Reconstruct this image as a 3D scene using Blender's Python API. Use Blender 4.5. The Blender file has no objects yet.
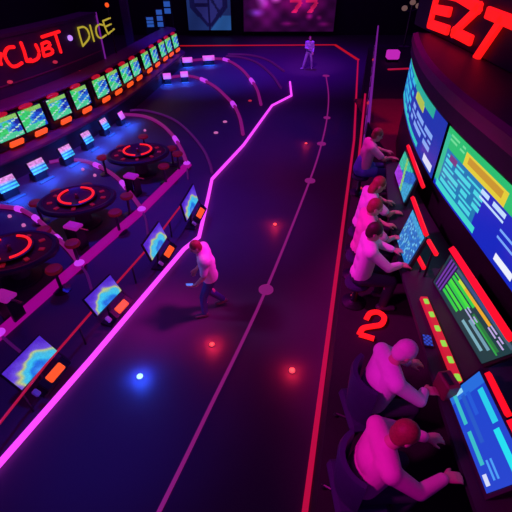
import bpy, bmesh, math, random
import numpy as np
from mathutils import Vector, Matrix

random.seed(5)
D = bpy.data
S = bpy.context.scene
C = S.collection
V = Vector

# ------------------------------------------------------------------ camera, world, light, exposure
CAM_H, FOC, PITCH = 6.1, 400.0, math.radians(38)
cam = D.cameras.new('camera'); cam.sensor_width = 36; cam.lens = FOC / 512 * 36
cam.clip_end = 200
camo = D.objects.new('camera', cam); C.objects.link(camo)
camo.location = (0, 0, CAM_H); camo.rotation_euler = (math.pi / 2 - PITCH, 0, 0)
S.camera = camo
S.view_settings.view_transform = 'Standard'
S.view_settings.look = 'None'
S.view_settings.exposure = 0.0
S.view_settings.gamma = 1.0
S.view_settings.use_curve_mapping = False

w = D.worlds.new('night_hall'); S.world = w; w.use_nodes = True
bg = w.node_tree.nodes['Background']
bg.inputs[0].default_value = (0.34, 0.0, 0.80, 1); bg.inputs[1].default_value = 0.15


def area(name, loc, aim, col, power, size, spread=180):
    l = D.lights.new(name, 'AREA'); l.energy = power; l.color = col; l.shape = 'DISK'; l.size = size
    l.spread = math.radians(spread)
    o = D.objects.new(name, l); C.objects.link(o); o.location = loc
    o.rotation_euler = (V(aim) - V(loc)).to_track_quat('-Z', 'Y').to_euler()
    return o


def spot(name, loc, aim, col, power, deg, blend=1.0, size=.2):
    l = D.lights.new(name, 'SPOT'); l.energy = power; l.color = col
    l.spot_size = math.radians(deg); l.spot_blend = blend; l.shadow_soft_size = size
    o = D.objects.new(name, l); C.objects.link(o); o.location = loc
    o.rotation_euler = (V(aim) - V(loc)).to_track_quat('-Z', 'Y').to_euler()
    return o


MAG, BLU, RED = (1.0, .012, .62), (.03, .03, 1.0), (1, .02, .05)
# unseen spots; magenta for the people's pink light, the rest added as fill
spot('ceiling_spot_magenta', (-2.6, 4.6, 7.6), (1.7, 5.0, 2.5), MAG, 1900, 44)
spot('ceiling_spot_magenta_near', (-2.4, .8, 6.6), (1.3, 2.3, 2.4), MAG, 800, 40)
spot('ceiling_spot_magenta_walk', (2.6, 6.6, 7.0), (-1.0, 5.95, 1.4), MAG, 4200, 15, 1.0, .7)
spot('fill_spot_lavender_walk', (-5.0, 6.4, 6.0), (-1.1, 5.9, 1.3), (.35, .25, 1), 650, 15, 1.0, .6)  # added fill standing in for the tube's glow on the man
spot('ceiling_spot_magenta_gallery_end', (.5, 9.0, 7.6), (2.4, 7.8, 2.7), MAG, 600, 30)
spot('fill_spot_lilac_far', (1.5, 20, 8), (3.2, 26.2, 1), (.6, .10, 1), 1900, 26)  # added to brighten the far person
spot('fill_spot_blue_pit', (-5.2, 10.5, 8.5), (-5.2, 11.0, 0), BLU, 2300, 80)  # added blue wash over the pit floor
spot('fill_spot_blue_bar_foot', (-4.4, 15, 8.0), (-6.4, 14.6, 0), (.02, .10, 1), 1500, 44)  # added to turn the floor before the bar bluer
spot('fill_spot_blue_pit_far', (-3.0, 22, 8), (-3.4, 25, 0), (.04, .05, 1), 3600, 74)  # added blue wash on the far pit floor
spot('fill_spot_blue_near_tube', (-3.0, 3.6, 5.5), (-2.9, 3.9, 0), (.02, .05, 1), 420, 62)  # added blue band on the floor beside the tube
spot('fill_spot_blue_mid_tube', (-1.3, 9.4, 6), (-1.1, 9.6, 0), (.05, .03, 1), 560, 66)  # same added blue floor band, farther along
spot('fill_spot_blue_far_tube', (.6, 16, 7), (.4, 16.4, 0), (.06, .03, 1), 900, 76)  # far stretch of the added blue floor band
spot('fill_spot_blue_aisle_far', (2.0, 27, 9), (2.0, 28, 0), (.16, .0, 1), 3600, 95)  # added violet-blue wash on the far aisle floor
spot('fill_spot_red_gallery', (5.2, 9.5, 8), (4.2, 12.0, 1.8), RED, 800, 60)  # added red fill over the gallery's far end
spot('fill_spot_plum_aisle', (1.4, 9, 8.5), (1.2, 10, 0), (1, .0, .55), 420, 95)  # added plum tint for the aisle floor
spot('fill_spot_magenta_bank', (-4.0, 8, 8), (-7.8, 14, 2.0), (1, .01, .36), 1300, 60)  # added fill reddening the slot bank

# ------------------------------------------------------------------ small helpers
CC, SS = math.cos(PITCH), math.sin(PITCH)


def at(x, y, z=0.0):
    """the point of the level plane z seen at pixel x, y"""
    u = (x - 256) / FOC; v = (y - 256) / FOC
    t = (CAM_H - z) / (SS + v * CC)
    return V((u * t, t * (CC - v * SS), z))


def lin(c):
    return tuple((q / 12.92 if q <= .04045 else ((q + .055) / 1.055) ** 2.4) for q in (k / 255 for k in c))


def mat(name, col, rough=.5, metal=0.0, emit=None, strength=1.0, noise=0.0, scale=8.0, coat=0.0):
    m = D.materials.new(name); m.use_nodes = True
    nt = m.node_tree; b = nt.nodes['Principled BSDF']
    b.inputs['Base Color'].default_value = (*col, 1)
    b.inputs['Roughness'].default_value = rough
    b.inputs['Metallic'].default_value = metal
    b.inputs['Coat Weight'].default_value = coat
    if emit is not None:
        b.inputs['Emission Color'].default_value = (*emit, 1)
        b.inputs['Emission Strength'].default_value = strength
    if noise:
        tc = nt.nodes.new('ShaderNodeTexCoord'); n = nt.nodes.new('ShaderNodeTexNoise')
        n.inputs['Scale'].default_value = scale; n.inputs['Detail'].default_value = 4
        mr = nt.nodes.new('ShaderNodeMixRGB')
        mr.inputs[1].default_value = (*[k * (1 - noise) for k in col], 1)
        mr.inputs[2].default_value = (*[min(1, k * (1 + noise)) for k in col], 1)
        nt.links.new(tc.outputs['Object'], n.inputs['Vector'])
        nt.links.new(n.outputs['Fac'], mr.inputs[0])
        nt.links.new(mr.outputs[0], b.inputs['Base Color'])
    return m


M = {}
M['floor'] = mat('polished_floor', (.09, .06, .09), .58, noise=.10, scale=1.5)
M['platform'] = mat('platform_carpet', (.016, .010, .016), .8, noise=.3, scale=9)
M['maroon'] = mat('maroon_carpet', (.20, .03, .06), .8, noise=.25, scale=6)
M['wall'] = mat('dark_wall', (.02, .014, .03), .8, noise=.2, scale=2)
M['black'] = mat('black_plastic', (.012, .01, .016), .4, noise=.2)
M['dark'] = mat('dark_panel', (.03, .018, .04), .5, noise=.25, scale=3)
M['fascia'] = mat('dark_blue_fascia', (.035, .022, .06), .6, noise=.3, scale=2)
M['plum'] = mat('plum_lacquer', (.22, .03, .12), .35, noise=.2, scale=3)
M['bankwood'] = mat('plum_counter', (.16, .025, .09), .45, noise=.3, scale=4)
M['steel'] = mat('dark_steel', (.12, .11, .14), .35, 1.0)
M['felt'] = mat('red_felt', (.06, .008, .012), .9, noise=.3, scale=20)
M['leather'] = mat('dark_leather', (.02, .012, .03), .45, noise=.3, scale=12)
M['chair'] = mat('violet_black_upholstery', (.03, .02, .09), .6, noise=.2, scale=10)
M['seatred'] = mat('red_stool_top', (.25, .02, .03), .5, emit=(.5, .01, .02), strength=.10)
M['feltglow'] = mat('red_felt_glow', (.3, .02, .03), .4, emit=(.6, .01, .02), strength=.22)  # glowing material for the red light added on the felt
M['seatpink'] = mat('magenta_glow_seat', (.4, .02, .3), .5, emit=(.55, .015, .42), strength=.45)
M['white'] = mat('white_plastic', (.7, .7, .75), .4)
M['skin'] = mat('skin', (.62, .36, .27), .55, noise=.08, scale=30)
M['shirt'] = mat('white_shirt_cloth', (.80, .78, .80), .8, noise=.05, scale=30)
M['shirtpink'] = mat('pink_shirt_cloth', (.80, .40, .55), .8, noise=.05, scale=30)
M['vest'] = mat('dark_red_vest', (.10, .02, .03), .8, noise=.2, scale=20)
M['jeans'] = mat('blue_denim', (.035, .06, .24), .8, noise=.2, scale=40)
M['jacket'] = mat('blue_jacket_cloth', (.10, .14, .60), .8, noise=.15, scale=30)
M['trouser'] = mat('dark_trouser_cloth', (.03, .03, .06), .8, noise=.2, scale=40)
M['lilac'] = mat('lilac_cloth', (.62, .50, .85), .8, noise=.1, scale=40)
M['shoe'] = mat('shoe_leather', (.12, .10, .13), .5)
M['hairdark'] = mat('dark_brown_hair', (.05, .015, .015), .6, noise=.4, scale=60)
M['hairred'] = mat('reddish_hair', (.30, .06, .05), .6, noise=.4, scale=60)
M['hairpale'] = mat('pale_hair', (.78, .70, .68), .6, noise=.08, scale=40)
M['eye'] = mat('eye', (.05, .03, .03), .2)
M['lip'] = mat('lip', (.45, .14, .13), .5)


def glow(name, rgb, strength=1.0):
    return mat(name, (.02, .02, .02), .4, emit=lin(rgb), strength=strength)


M['g_edge'] = glow('magenta_neon_tube', (224, 62, 240), 1.5)
M['g_bar'] = glow('dull_magenta_light_strip', (160, 2, 140), .85)
M['g_arc'] = glow('plum_neon_tube', (140, 18, 120), .75)
M['g_arcdim'] = glow('dim_plum_neon_tube', (92, 14, 110), .55)
M['g_node'] = glow('lilac_lamp', (200, 58, 240), 1.0)
M['g_line'] = glow('dusky_pink_light_strip', (142, 26, 118), .8)
M['g_red'] = glow('red_light_strip', (192, 12, 64), .9)
M['g_redback'] = glow('scarlet_light_strip', (190, 16, 24), .9)
M['g_rail'] = glow('red_neon_tube', (178, 16, 52), .9)
M['g_neon'] = glow('red_neon', (255, 22, 22), 1.25)
M['g_bar2'] = glow('red_light_bar', (255, 14, 26), 1.1)
M['g_yellow'] = glow('yellow_neon', (196, 176, 50), .8)
M['g_orange'] = glow('orange_keypad', (255, 84, 22), 1.1)
M['g_topper'] = glow('red_topper', (190, 12, 28), .8)
M['g_dotred'] = glow('red_floor_lamp', (255, 70, 70), 2.2)
M['g_dotblue'] = glow('blue_floor_lamp', (150, 190, 255), 2.6)
M['g_tiny'] = glow('tiny_pink_lamp', (220, 110, 190), .8)
M['g_tinyred'] = glow('tiny_red_lamp', (200, 40, 70), .8)
M['g_green'] = glow('lime_led', (150, 220, 70), 1.0)
M['g_ledge'] = glow('red_led_ledge', (215, 26, 50), .9)
M['g_ring'] = glow('red_ring_light', (240, 26, 26), 1.3)
M['g_blue'] = glow('blue_lit_panel', (46, 96, 200), .7)
M['g_purple'] = glow('purple_light_strip', (120, 30, 150), .8)
M['g_phone'] = glow('phone_screen', (90, 130, 255), 1.0)

sm = D.materials.new('screen_picture'); sm.use_nodes = True
_nt = sm.node_tree
_b = _nt.nodes['Principled BSDF']; _a = _nt.nodes.new('ShaderNodeAttribute'); _a.attribute_name = 'Col'
_b.inputs['Base Color'].default_value = (.01, .01, .012, 1); _b.inputs['Roughness'].default_value = .35
_nt.links.new(_a.outputs['Color'], _b.inputs['Emission Color']); _b.inputs['Emission Strength'].default_value = 1.0
M['screen'] = sm
pm = sm.copy(); pm.name = 'backlit_print'; pm.node_tree.nodes['Principled BSDF'].inputs['Emission Strength'].default_value = 1.0


def frame(d, up=V((0, 0, 1))):
    d = V(d).normalized()
    if abs(d.dot(up)) > .98: up = V((1, 0, 0))
    x = d.cross(up).normalized(); y = x.cross(d).normalized()
    return x, y, d


class MB:
    """collects shapes that become one mesh"""

    def __init__(self): self.v = []; self.f = []; self.c = []; self.mi = []; self.cur = 0

    def _add(self, vs, fs, col=None):
        n = len(self.v); self.v += [tuple(q) for q in vs]
        for k in fs: self.f.append([n + i for i in k]); self.c.append(col); self.mi.append(self.cur)
        return self

    def box(self, c, s, R=None, bev=0.0):
        x, y, z = (k / 2 for k in s)
        if bev > 0:
            b = min(bev, x * .9, y * .9, z * .9)
            pts = []
            for sx in (-1, 1):
                for sy in (-1, 1):
                    for sz in (-1, 1):
                        pts += [V((sx * (x - b), sy * (y - b), sz * z)), V((sx * (x - b), sy * y, sz * (z - b))), V((sx * x, sy * (y - b), sz * (z - b)))]
            bm = bmesh.new()
            for p in pts: bm.verts.new(p)
            bmesh.ops.convex_hull(bm, input=bm.verts[:])
            bm.verts.index_update()
            vs = [q.co.copy() for q in bm.verts]; fs = [[q.index for q in f.verts] for f in bm.faces]; bm.free()
        else:
            vs = [V((sx * x, sy * y, sz * z)) for sx in (-1, 1) for sy in (-1, 1) for sz in (-1, 1)]
            fs = [(0, 1, 3, 2), (4, 6, 7, 5), (0, 4, 5, 1), (2, 3, 7, 6), (0, 2, 6, 4), (1, 5, 7, 3)]
        R = R or Matrix.Identity(3)
        return self._add([R @ q + V(c) for q in vs], fs)

    def cone(self, p0, p1, r0, r1, n=16):
        p0, p1 = V(p0), V(p1); x, y, d = frame(p1 - p0)
        vs = []
        for p, r in ((p0, r0), (p1, r1)):
            for i in range(n):
                a = 2 * math.pi * i / n; vs.append(p + x * (r * math.cos(a)) + y * (r * math.sin(a)))
        fs = [(i, (i + 1) % n, n + (i + 1) % n, n + i) for i in range(n)]
        fs += [tuple(range(n))[::-1], tuple(range(n, 2 * n))]
        return self._add(vs, fs)

    def ball(self, c, r, n=14, m=10, R=None):
        r = V((r, r, r)) if isinstance(r, (int, float)) else V(r)
        R = R or Matrix.Identity(3); c = V(c)
        vs = [c + R @ V((0, 0, r.z))]
        for j in range(1, m):
            t = math.pi * j / m
            for i in range(n):
                a = 2 * math.pi * i / n
                vs.append(c + R @ V((r.x * math.sin(t) * math.cos(a), r.y * math.sin(t) * math.sin(a), r.z * math.cos(t))))
        vs.append(c + R @ V((0, 0, -r.z)))
        fs = [(0, 1 + i, 1 + (i + 1) % n) for i in range(n)]
        for j in range(m - 2):
            for i in range(n):
                a = 1 + j * n + i; b = 1 + j * n + (i + 1) % n
                fs.append((a, a + n, b + n, b))
        e = len(vs) - 1; k = 1 + (m - 2) * n
        fs += [(e, k + (i + 1) % n, k + i) for i in range(n)]
        return self._add(vs, fs)

    def caps(self, pts, rs):
        """tapered limb: balls at the joints, cones between"""
        for p, r in zip(pts, rs): self.ball(p, r)
        for (p, q), (a, b) in zip(zip(pts, pts[1:]), zip(rs, rs[1:])):
            if (V(p) - V(q)).length > 1e-4: self.cone(p, q, a, b)
        return self

    def lathe(self, prof, c=(0, 0, 0), n=28, sx=1.0, sy=1.0, closed=True):
        vs = []; c = V(c)
        for r, z in prof:
            for i in range(n):
                a = 2 * math.pi * i / n; vs.append(c + V((r * sx * math.cos(a), r * sy * math.sin(a), z)))
        fs = []
        for j in range(len(prof) - 1):
            for i in range(n):
                fs.append((j * n + i, j * n + (i + 1) % n, (j + 1) * n + (i + 1) % n, (j + 1) * n + i))
        if closed:
            fs += [tuple(range(n))[::-1], tuple(range((len(prof) - 1) * n, len(prof) * n))]
        return self._add(vs, fs)

    def tube(self, pts, r, n=10, sq=1.0):
        pts = [V(p) for p in pts]; vs = []; k = len(pts)
        for j, p in enumerate(pts):
            d = (pts[min(j + 1, k - 1)] - pts[max(j - 1, 0)])
            x, y, _ = frame(d)
            for i in range(n):
                a = 2 * math.pi * i / n; vs.append(p + x * (r * math.cos(a)) + y * (r * sq * math.sin(a)))
        fs = []
        for j in range(k - 1):
            for i in range(n): fs.append((j * n + i, j * n + (i + 1) % n, (j + 1) * n + (i + 1) % n, (j + 1) * n + i))
        fs += [tuple(range(n))[::-1], tuple(range((k - 1) * n, k * n))]
        return self._add(vs, fs)

    def strip(self, pts, wid, h, z0=None):
        """a flat bar lying along a path on a level floor, mitred"""
        pts = [V(p) for p in pts]; k = len(pts); vs = []
        for j, p in enumerate(pts):
            a = (pts[j] - pts[j - 1]).normalized() if j else (pts[1] - pts[0]).normalized()
            b = (pts[j + 1] - pts[j]).normalized() if j < k - 1 else a
            t = (a + b).normalized(); nrm = V((-t.y, t.x, 0)); m = wid / 2 / max(.5, nrm.dot(V((-a.y, a.x, 0))))
            z = p.z if z0 is None else z0
            for s, zz in ((-1, z), (1, z), (1, z + h), (-1, z + h)): vs.append(V((p.x + nrm.x * m * s, p.y + nrm.y * m * s, zz)))
        fs = []
        for j in range(k - 1):
            for i in range(4): fs.append((j * 4 + i, j * 4 + (i + 1) % 4, (j + 1) * 4 + (i + 1) % 4, (j + 1) * 4 + i))
        fs += [(3, 2, 1, 0), tuple(range((k - 1) * 4, k * 4))]
        return self._add(vs, fs)

    def sweep(self, path, prof, closed=True):
        """prof = (outward, height) pairs; path = list of (point, outward)"""
        vs = []; k = len(path); n = len(prof)
        for p, o in path:
            for d, z in prof: vs.append(V((p.x + o.x * d, p.y + o.y * d, z)))
        fs = []
        for j in range(k - 1):
            for i in range(n if closed else n - 1):
                fs.append((j * n + i, (j + 1) * n + i, (j + 1) * n + (i + 1) % n, j * n + (i + 1) % n))
        if closed: fs += [tuple(range(n)), tuple(range((k - 1) * n, k * n))[::-1]]
        return self._add(vs, fs)

    def grid(self, fn, img):
        """picture cells: fn(u, v) gives the place, u to the right, v down"""
        ny, nx, _ = img.shape
        for j in range(ny):
            for i in range(nx):
                q = [fn(i / nx, j / ny), fn(i / nx, (j + 1) / ny), fn((i + 1) / nx, (j + 1) / ny), fn((i + 1) / nx, j / ny)]
                self._add(q, [(0, 1, 2, 3)], tuple(img[j, i]))
        return self

    def build(self, name, m, parent=None, smooth=False, world=None):
        me = D.meshes.new(name); me.from_pydata(self.v, [], self.f)
        for k in (m if isinstance(m, (list, tuple)) else [m]): me.materials.append(k)
        if any(c is not None for c in self.c):
            a = me.color_attributes.new('Col', 'FLOAT_COLOR', 'CORNER')
            i = 0
            for f, c in zip(self.f, self.c):
                for _ in f:
                    a.data[i].color = (*(c or (0, 0, 0)), 1); i += 1
        for p, mi in zip(me.polygons, self.mi): p.material_index = mi
        if not any(c is not None for c in self.c):
            bm = bmesh.new(); bm.from_mesh(me); bmesh.ops.recalc_face_normals(bm, faces=bm.faces[:]); bm.to_mesh(me); bm.free()
        if smooth:
            for p in me.polygons: p.use_smooth = True
            if hasattr(me, 'set_sharp_from_angle'): me.set_sharp_from_angle(angle=math.radians(40))
        me.update()
        o = D.objects.new(name, me); C.objects.link(o)
        if parent: o.parent = parent
        return o


def tag(o, label, cat, group=None, kind=None):
    o['label'] = label; o['category'] = cat
    if group: o['group'] = group
    if kind: o['kind'] = kind
    return o


def thing(name, label, cat, loc=(0, 0, 0), rz=0.0, group=None, scale=1.0):
    o = D.objects.new(name, None); C.objects.link(o); o.location = loc; o.rotation_euler = (0, 0, rz)
    o.scale = (scale,) * 3; o.empty_display_size = .2
    return tag(o, label, cat, group)


def struct(o):
    o['kind'] = 'structure'; return o


def spline(pts, n=8):
    pts = [V(p) for p in pts]; P = [pts[0] * 2 - pts[1]] + pts + [pts[-1] * 2 - pts[-2]]; out = []
    for i in range(1, len(P) - 2):
        a, b, c, d = P[i - 1:i + 3]
        for k in range(n):
            t = k / n
            out.append(.5 * (2 * b + (c - a) * t + (2 * a - 5 * b + 4 * c - d) * t * t + (3 * b - a - 3 * c + d) * t ** 3))
    return out + [pts[-1]]


# ------------------------------------------------------------------ pictures for the screens
class Pic:
    def __init__(self, nx, ny, base): self.a = np.zeros((ny, nx, 3)); self.a[:] = lin(base); self.nx, self.ny = nx, ny

    def r(self, x0, y0, x1, y1, col):
        X0, X1 = int(round(x0 * self.nx)), int(round(x1 * self.nx)); Y0, Y1 = int(round(y0 * self.ny)), int(round(y1 * self.ny))
        self.a[Y0:max(Y1, Y0 + 1), X0:max(X1, X0 + 1)] = lin(col); return self

    def lines(self, x0, y0, x1, y1, n, col, rnd, gap=.5):
        for k in range(n):
            y = y0 + (y1 - y0) * k / n; x = x0
            while x < x1 - .03:
                l = rnd.uniform(.05, .2)
                self.r(x, y, min(x + l, x1), y + (y1 - y0) / n * gap, col); x += l + .035
        return self


def pic_slot(seed):
    r = random.Random(seed); p = Pic(22, 16, (22, 90, 170)); f1, f2, f3 = (r.uniform(0, 6) for _ in range(3))
    for j in range(16):
        for i in range(22):
            u, v = (i + .5) / 22, (j + .5) / 16
            t = u * .8 + (1 - v) * .12 + .16 * math.sin(7 * u + 6 * v + f1) + .10 * math.sin(15 * v - 9 * u + f2) + r.uniform(-.06, .06)
            c = (60, 225, 120) if t < .32 else (80, 205, 225) if t < .44 else (44, 135, 240) if t < .66 else (30, 80, 220) if t < .85 else (26, 44, 165)
            if v > .75 and t < .7: c = (80, 225, 170)
            if math.sin(19 * v + 8 * u + f3) > .86: c = (190, 240, 225)
            if v < .16 and t > .3: c = (150, 215, 110)
            p.a[j, i] = np.array(lin(c)) * r.uniform(.65, .9)
    return p.a


def pic_small(seed):
    r = random.Random(seed); p = Pic(9, 8, (60, 170, 220))
    for j in range(8):
        for i in range(9):
            v = j / 8
            c = (235, 150, 235) if v < .3 else (170, 190, 250) if v < .45 else (70, 205, 235) if (j % 2) else (30, 110, 200)
            p.a[j, i] = np.array(lin(c)) * r.uniform(.6, 1.1)
    return p.a


def pic_aisle(seed):
    r = random.Random(seed); p = Pic(44, 22, (70, 30, 190))
    st = [(0, (70, 150, 245)), (.28, (30, 110, 230)), (.48, (60, 200, 245)), (.66, (70, 190, 235)), (.80, (200, 205, 130)), (.92, (110, 80, 225)), (1.2, (84, 40, 205)), (3, (84, 40, 205))]
    for j in range(22):
        for i in range(44):
            u, v = (i + .5) / 44, (j + .5) / 22
            d = math.hypot((u - .52) * 1.7, (v - 1.0) * 1.2) + .06 * math.sin(11 * u + 5 * v + seed * 2) + .04 * math.sin(23 * u - 13 * v)
            for (a, ca), (b, cb) in zip(st, st[1:]):
                if a <= max(0, d) < b:
                    f = (max(0, d) - a) / (b - a); c = [x + (y - x) * f for x, y in zip(ca, cb)]; break
            p.a[j, i] = np.array(lin(c)) * r.uniform(.85, 1.05)
    return p.a


def pic_wall_far():
    r = random.Random(3); p = Pic(70, 22, (12, 52, 170))
    p.r(0, 0, .52, .12, (40, 190, 160)); p.r(0, .1, .35, 1, (16, 100, 190))
    for k in range(5): p.lines(.03, .14 + k * .17, .45, .14 + k * .17 + .12, 1, (50, 190, 225), r, .8)
    p.r(.52, .12, .72, .34, (190, 200, 80)); p.r(.45, .0, .85, .16, (30, 170, 150)); p.r(.54, .14, .7, .3, (170, 190, 70))
    p.lines(.5, .42, .9, .75, 3, (130, 170, 240), r, .6); p.r(.02, .86, .75, .97, (40, 200, 190))
    p.r(.86, .82, .97, .94, (220, 220, 250))
    return p.a


def pic_wall_near():
    r = random.Random(8); p = Pic(64, 30, (8, 40, 190))
    p.r(0, 0, .64, .30, (30, 190, 110)); p.r(.0, .30, .42, .95, (14, 120, 180)); p.r(0, .1, .05, .9, (40, 190, 150))
    p.r(.22, .10, .56, .30, (225, 205, 50)); p.r(.25, .15, .53, .24, (200, 150, 40))
    p.lines(.05, .06, .2, .2, 2, (110, 220, 150), r, .5)
    p.lines(.06, .36, .44, .86, 6, (70, 215, 225), r, .55); p.r(.10, .32, .17, .42, (120, 60, 130))
    p.lines(.40, .34, .62, .5, 2, (190, 220, 255), r, .6); p.lines(.66, .30, .96, .42, 1, (170, 190, 250), r, .7)
    p.lines(.60, .54, .8, .7, 2, (120, 170, 250), r, .5)
    p.r(.03, .88, .46, .98, (60, 215, 205)); p.lines(.62, .82, .82, .94, 1, (235, 240, 255), r, .9)
    p.lines(.86, .6, .98, .9, 3, (120, 180, 250), r, .5)
    return p.a


def pic_chart():
    r = random.Random(4); p = Pic(48, 22, (14, 62, 66))
    for k in range(7): p.r(.02 + k * .022, .05, .03 + k * .022, .95, (110, 60, 170) if k % 2 else (26, 20, 70))
    for k in range(6): p.r(.17, .16 + k * .12, .56 - .02 * k, .16 + k * .12 + .085, (40, 205, 70) if k % 2 else (66, 225, 60))
    p.r(.16, .06, .98, .12, (60, 90, 110)); p.r(.26, .04, .74, .14, (50, 80, 130))
    p.r(.30, .20, .74, .29, (235, 170, 40)); p.r(.24, .20, .36, .27, (200, 220, 60))
    p.lines(.74, .16, .98, .34, 2, (190, 170, 230), r, .6)
    p.r(.58, .40, .95, .52, (30, 120, 60)); p.lines(.50, .45, .66, .62, 2, (170, 170, 220), r, .6)
    p.r(.60, .60, .92, .68, (110, 160, 180)); p.r(.56, .78, .90, .87, (120, 175, 190)); p.r(.62, .52, .98, .56, (40, 170, 70))
    return p.a


def pic_touch():
    r = random.Random(6); p = Pic(40, 20, (16, 70, 205))
    p.r(0, 0, .12, 1, (30, 110, 220)); p.r(.16, .12, .5, .26, (30, 205, 235)); p.r(.55, .14, .96, .32, (20, 225, 240))
    p.r(.1, .45, .35, .55, (24, 90, 215)); p.lines(.75, .6, .92, .8, 2, (70, 160, 245), r, .7)
    p.r(.05, .80, .38, .90, (50, 190, 200)); p.r(.44, .80, .78, .90, (50, 190, 200)); p.r(.1, .62, .6, .68, (26, 90, 200))
    p.r(.86, .84, .95, .94, (210, 220, 250)); p.r(.02, .6, .07, .8, (140, 210, 245))
    return p.a


def pic_monitor(kind):
    r = random.Random(kind); p = Pic(26, 18, (20, 90, 200))
    for j in range(18):
        for i in range(26):
            u, v = i / 26, j / 18
            if kind == 1:
                c = (50, 200, 170) if u + v < .75 else (40, 110, 210) if u + v < 1.2 else (60, 170, 220)
                if v > .55 and u < .5: c = (170, 60, 230)
                if abs(u - .3 - v * .3) < .06: c = (150, 220, 120)
            else:
                c = (34, 120, 210)
                if r.random() < .22: c = (110, 200, 240)
                if v < .12: c = (60, 170, 230)
            p.a[j, i] = np.array(lin(c)) * r.uniform(.65, 1.05)
    return p.a


# ------------------------------------------------------------------ the hall
fl = MB().box((0, 18, -.1), (30, 48, .2)).build('floor', M['floor']); struct(fl)
struct(MB().box((0, 38.3, 3.5), (30, .3, 7.4)).build('wall_back', M['wall']))
struct(MB().box((-14.9, 18, 3.5), (.3, 41, 7.4)).build('wall_left', M['wall']))
struct(MB().box((14.9, 18, 3.5), (.3, 41, 7.4)).build('wall_right', M['wall']))


def red_x(y): return 1.28 + (y - 4.66) * .2445


PZ = 1.8                                            # height of the players' gallery
pg = [(red_x(-2) + .06, -2), (red_x(24) + .06, 24), (12, 24), (12, -2)]
b = MB()
vs = [V((x, y, 0)) for x, y in pg] + [V((x, y, PZ)) for x, y in pg]
b._add(vs, [(0, 1, 5, 4), (1, 2, 6, 5), (2, 3, 7, 6), (3, 0, 4, 7), (4, 5, 6, 7), (3, 2, 1, 0)])
struct(b.build('gallery_platform', M['platform']))
# carpet of the far end of the gallery
struct(MB().box((5.2, 11.6, PZ + .012), (3.6, 5.6, .02)).build('gallery_carpet_floor', M['maroon']))

# light lines set in the hall floor
rl = [at(180, 46), at(335, 45), at(358, 60)] + [V((red_x(15.2), 15.2, 0))] + [V((red_x(y), y, 0)) for y in (9, 4.66, 2, 0.5)]
b = MB().strip(rl[2:], .085, .03, .0); b.cur = 1; b.strip(rl[:3], .22, .03, .0)
tag(b.build('floor_light_strip', [M['g_red'], M['g_redback']]), 'long red light strip edging the right and far sides of the aisle floor', 'light strip')
cl = spline([at(135, 560), at(170, 490), at(205, 418), at(266, 290), at(310, 180), at(321.5, 144), at(327, 118), at(328.5, 95), at(326, 76)], 6)
cp = thing('aisle_guide_line', 'thin dusky pink light line with round markers down the middle of the aisle', 'light strip')
MB().strip(cl, .06, .02, .0).build('light_strip', M['g_line'], cp)
for q, r in (((266, 290), .165), ((310, 181), .17), ((321.5, 144), .17), ((327, 118), .15), ((326, 76), .2)):
    MB().lathe([(r, 0), (r, .025), (r * .8, .04)], at(*q)).build('marker_disc', M['g_line'], cp)

ed = [at(*q, .07) for q in ((-40, 507), (0, 463), (90, 360), (184, 249), (199, 237), (205, 211), (208, 198), (212, 179), (243.5, 145), (272, 105.5), (291.5, 95.5), (290, 82))]
b = MB().tube(ed, .052, 10)
tag(b.build('neon_tube', M['g_edge'], smooth=True), 'bright magenta neon tube edging the gaming pit along the aisle', 'neon light')
bt = [at(-60, 386), at(0, 335), at(80, 265), at(142, 211), at(188, 165)]
tag(MB().strip(bt, .27, .06, .0).build('floor_light_strip', M['g_bar']), 'wide flat magenta light strip crossing the pit beside the roulette tables', 'light strip')

arcs = [
    ('plum neon arc curving past the nearest roulette table at the left edge', [(-60, 290), (-30, 300), (-8, 322), (0, 335)], [(0, 335), (10, 344), (21, 353)], [], .07),
    ('plum neon arc between the nearest and the middle roulette table', [(-14, 206), (0, 208), (20, 211), (35, 219), (50, 232), (60, 242), (70, 252), (80, 265)], [(80, 265), (87, 275), (92, 291)], [(20, 211), (42, 219), (58, 240)], .065),
    ('plum neon arc between the middle and the farthest roulette table', [(50, 164), (62, 162), (80, 162), (95, 166), (110, 174), (122, 184), (135, 201), (142, 211)], [(142, 211), (146, 221), (148, 236)], [(98, 167), (124, 186)], .065),
    ('plum neon arc looping behind the farthest roulette table', [(114, 118), (125, 116), (145, 118), (160, 125), (172, 136), (181, 150), (187, 165)], [(187, 165), (188, 180)], [(122, 116), (176, 141)], .07),
]


def arc_lamp(px, q, rad, o, t):
    P = spline([at(*k) for k in px], 12); c = at(*q)
    i = min(range(len(P)), key=lambda j: (P[j] - c).length)
    seg = [p - o + V((0, 0, rad / 1.35)) for p in P[max(0, i - 2):i + 3]]
    MB().tube(seg, rad, 8).build('lamp', M['g_node'], t, True)


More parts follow.
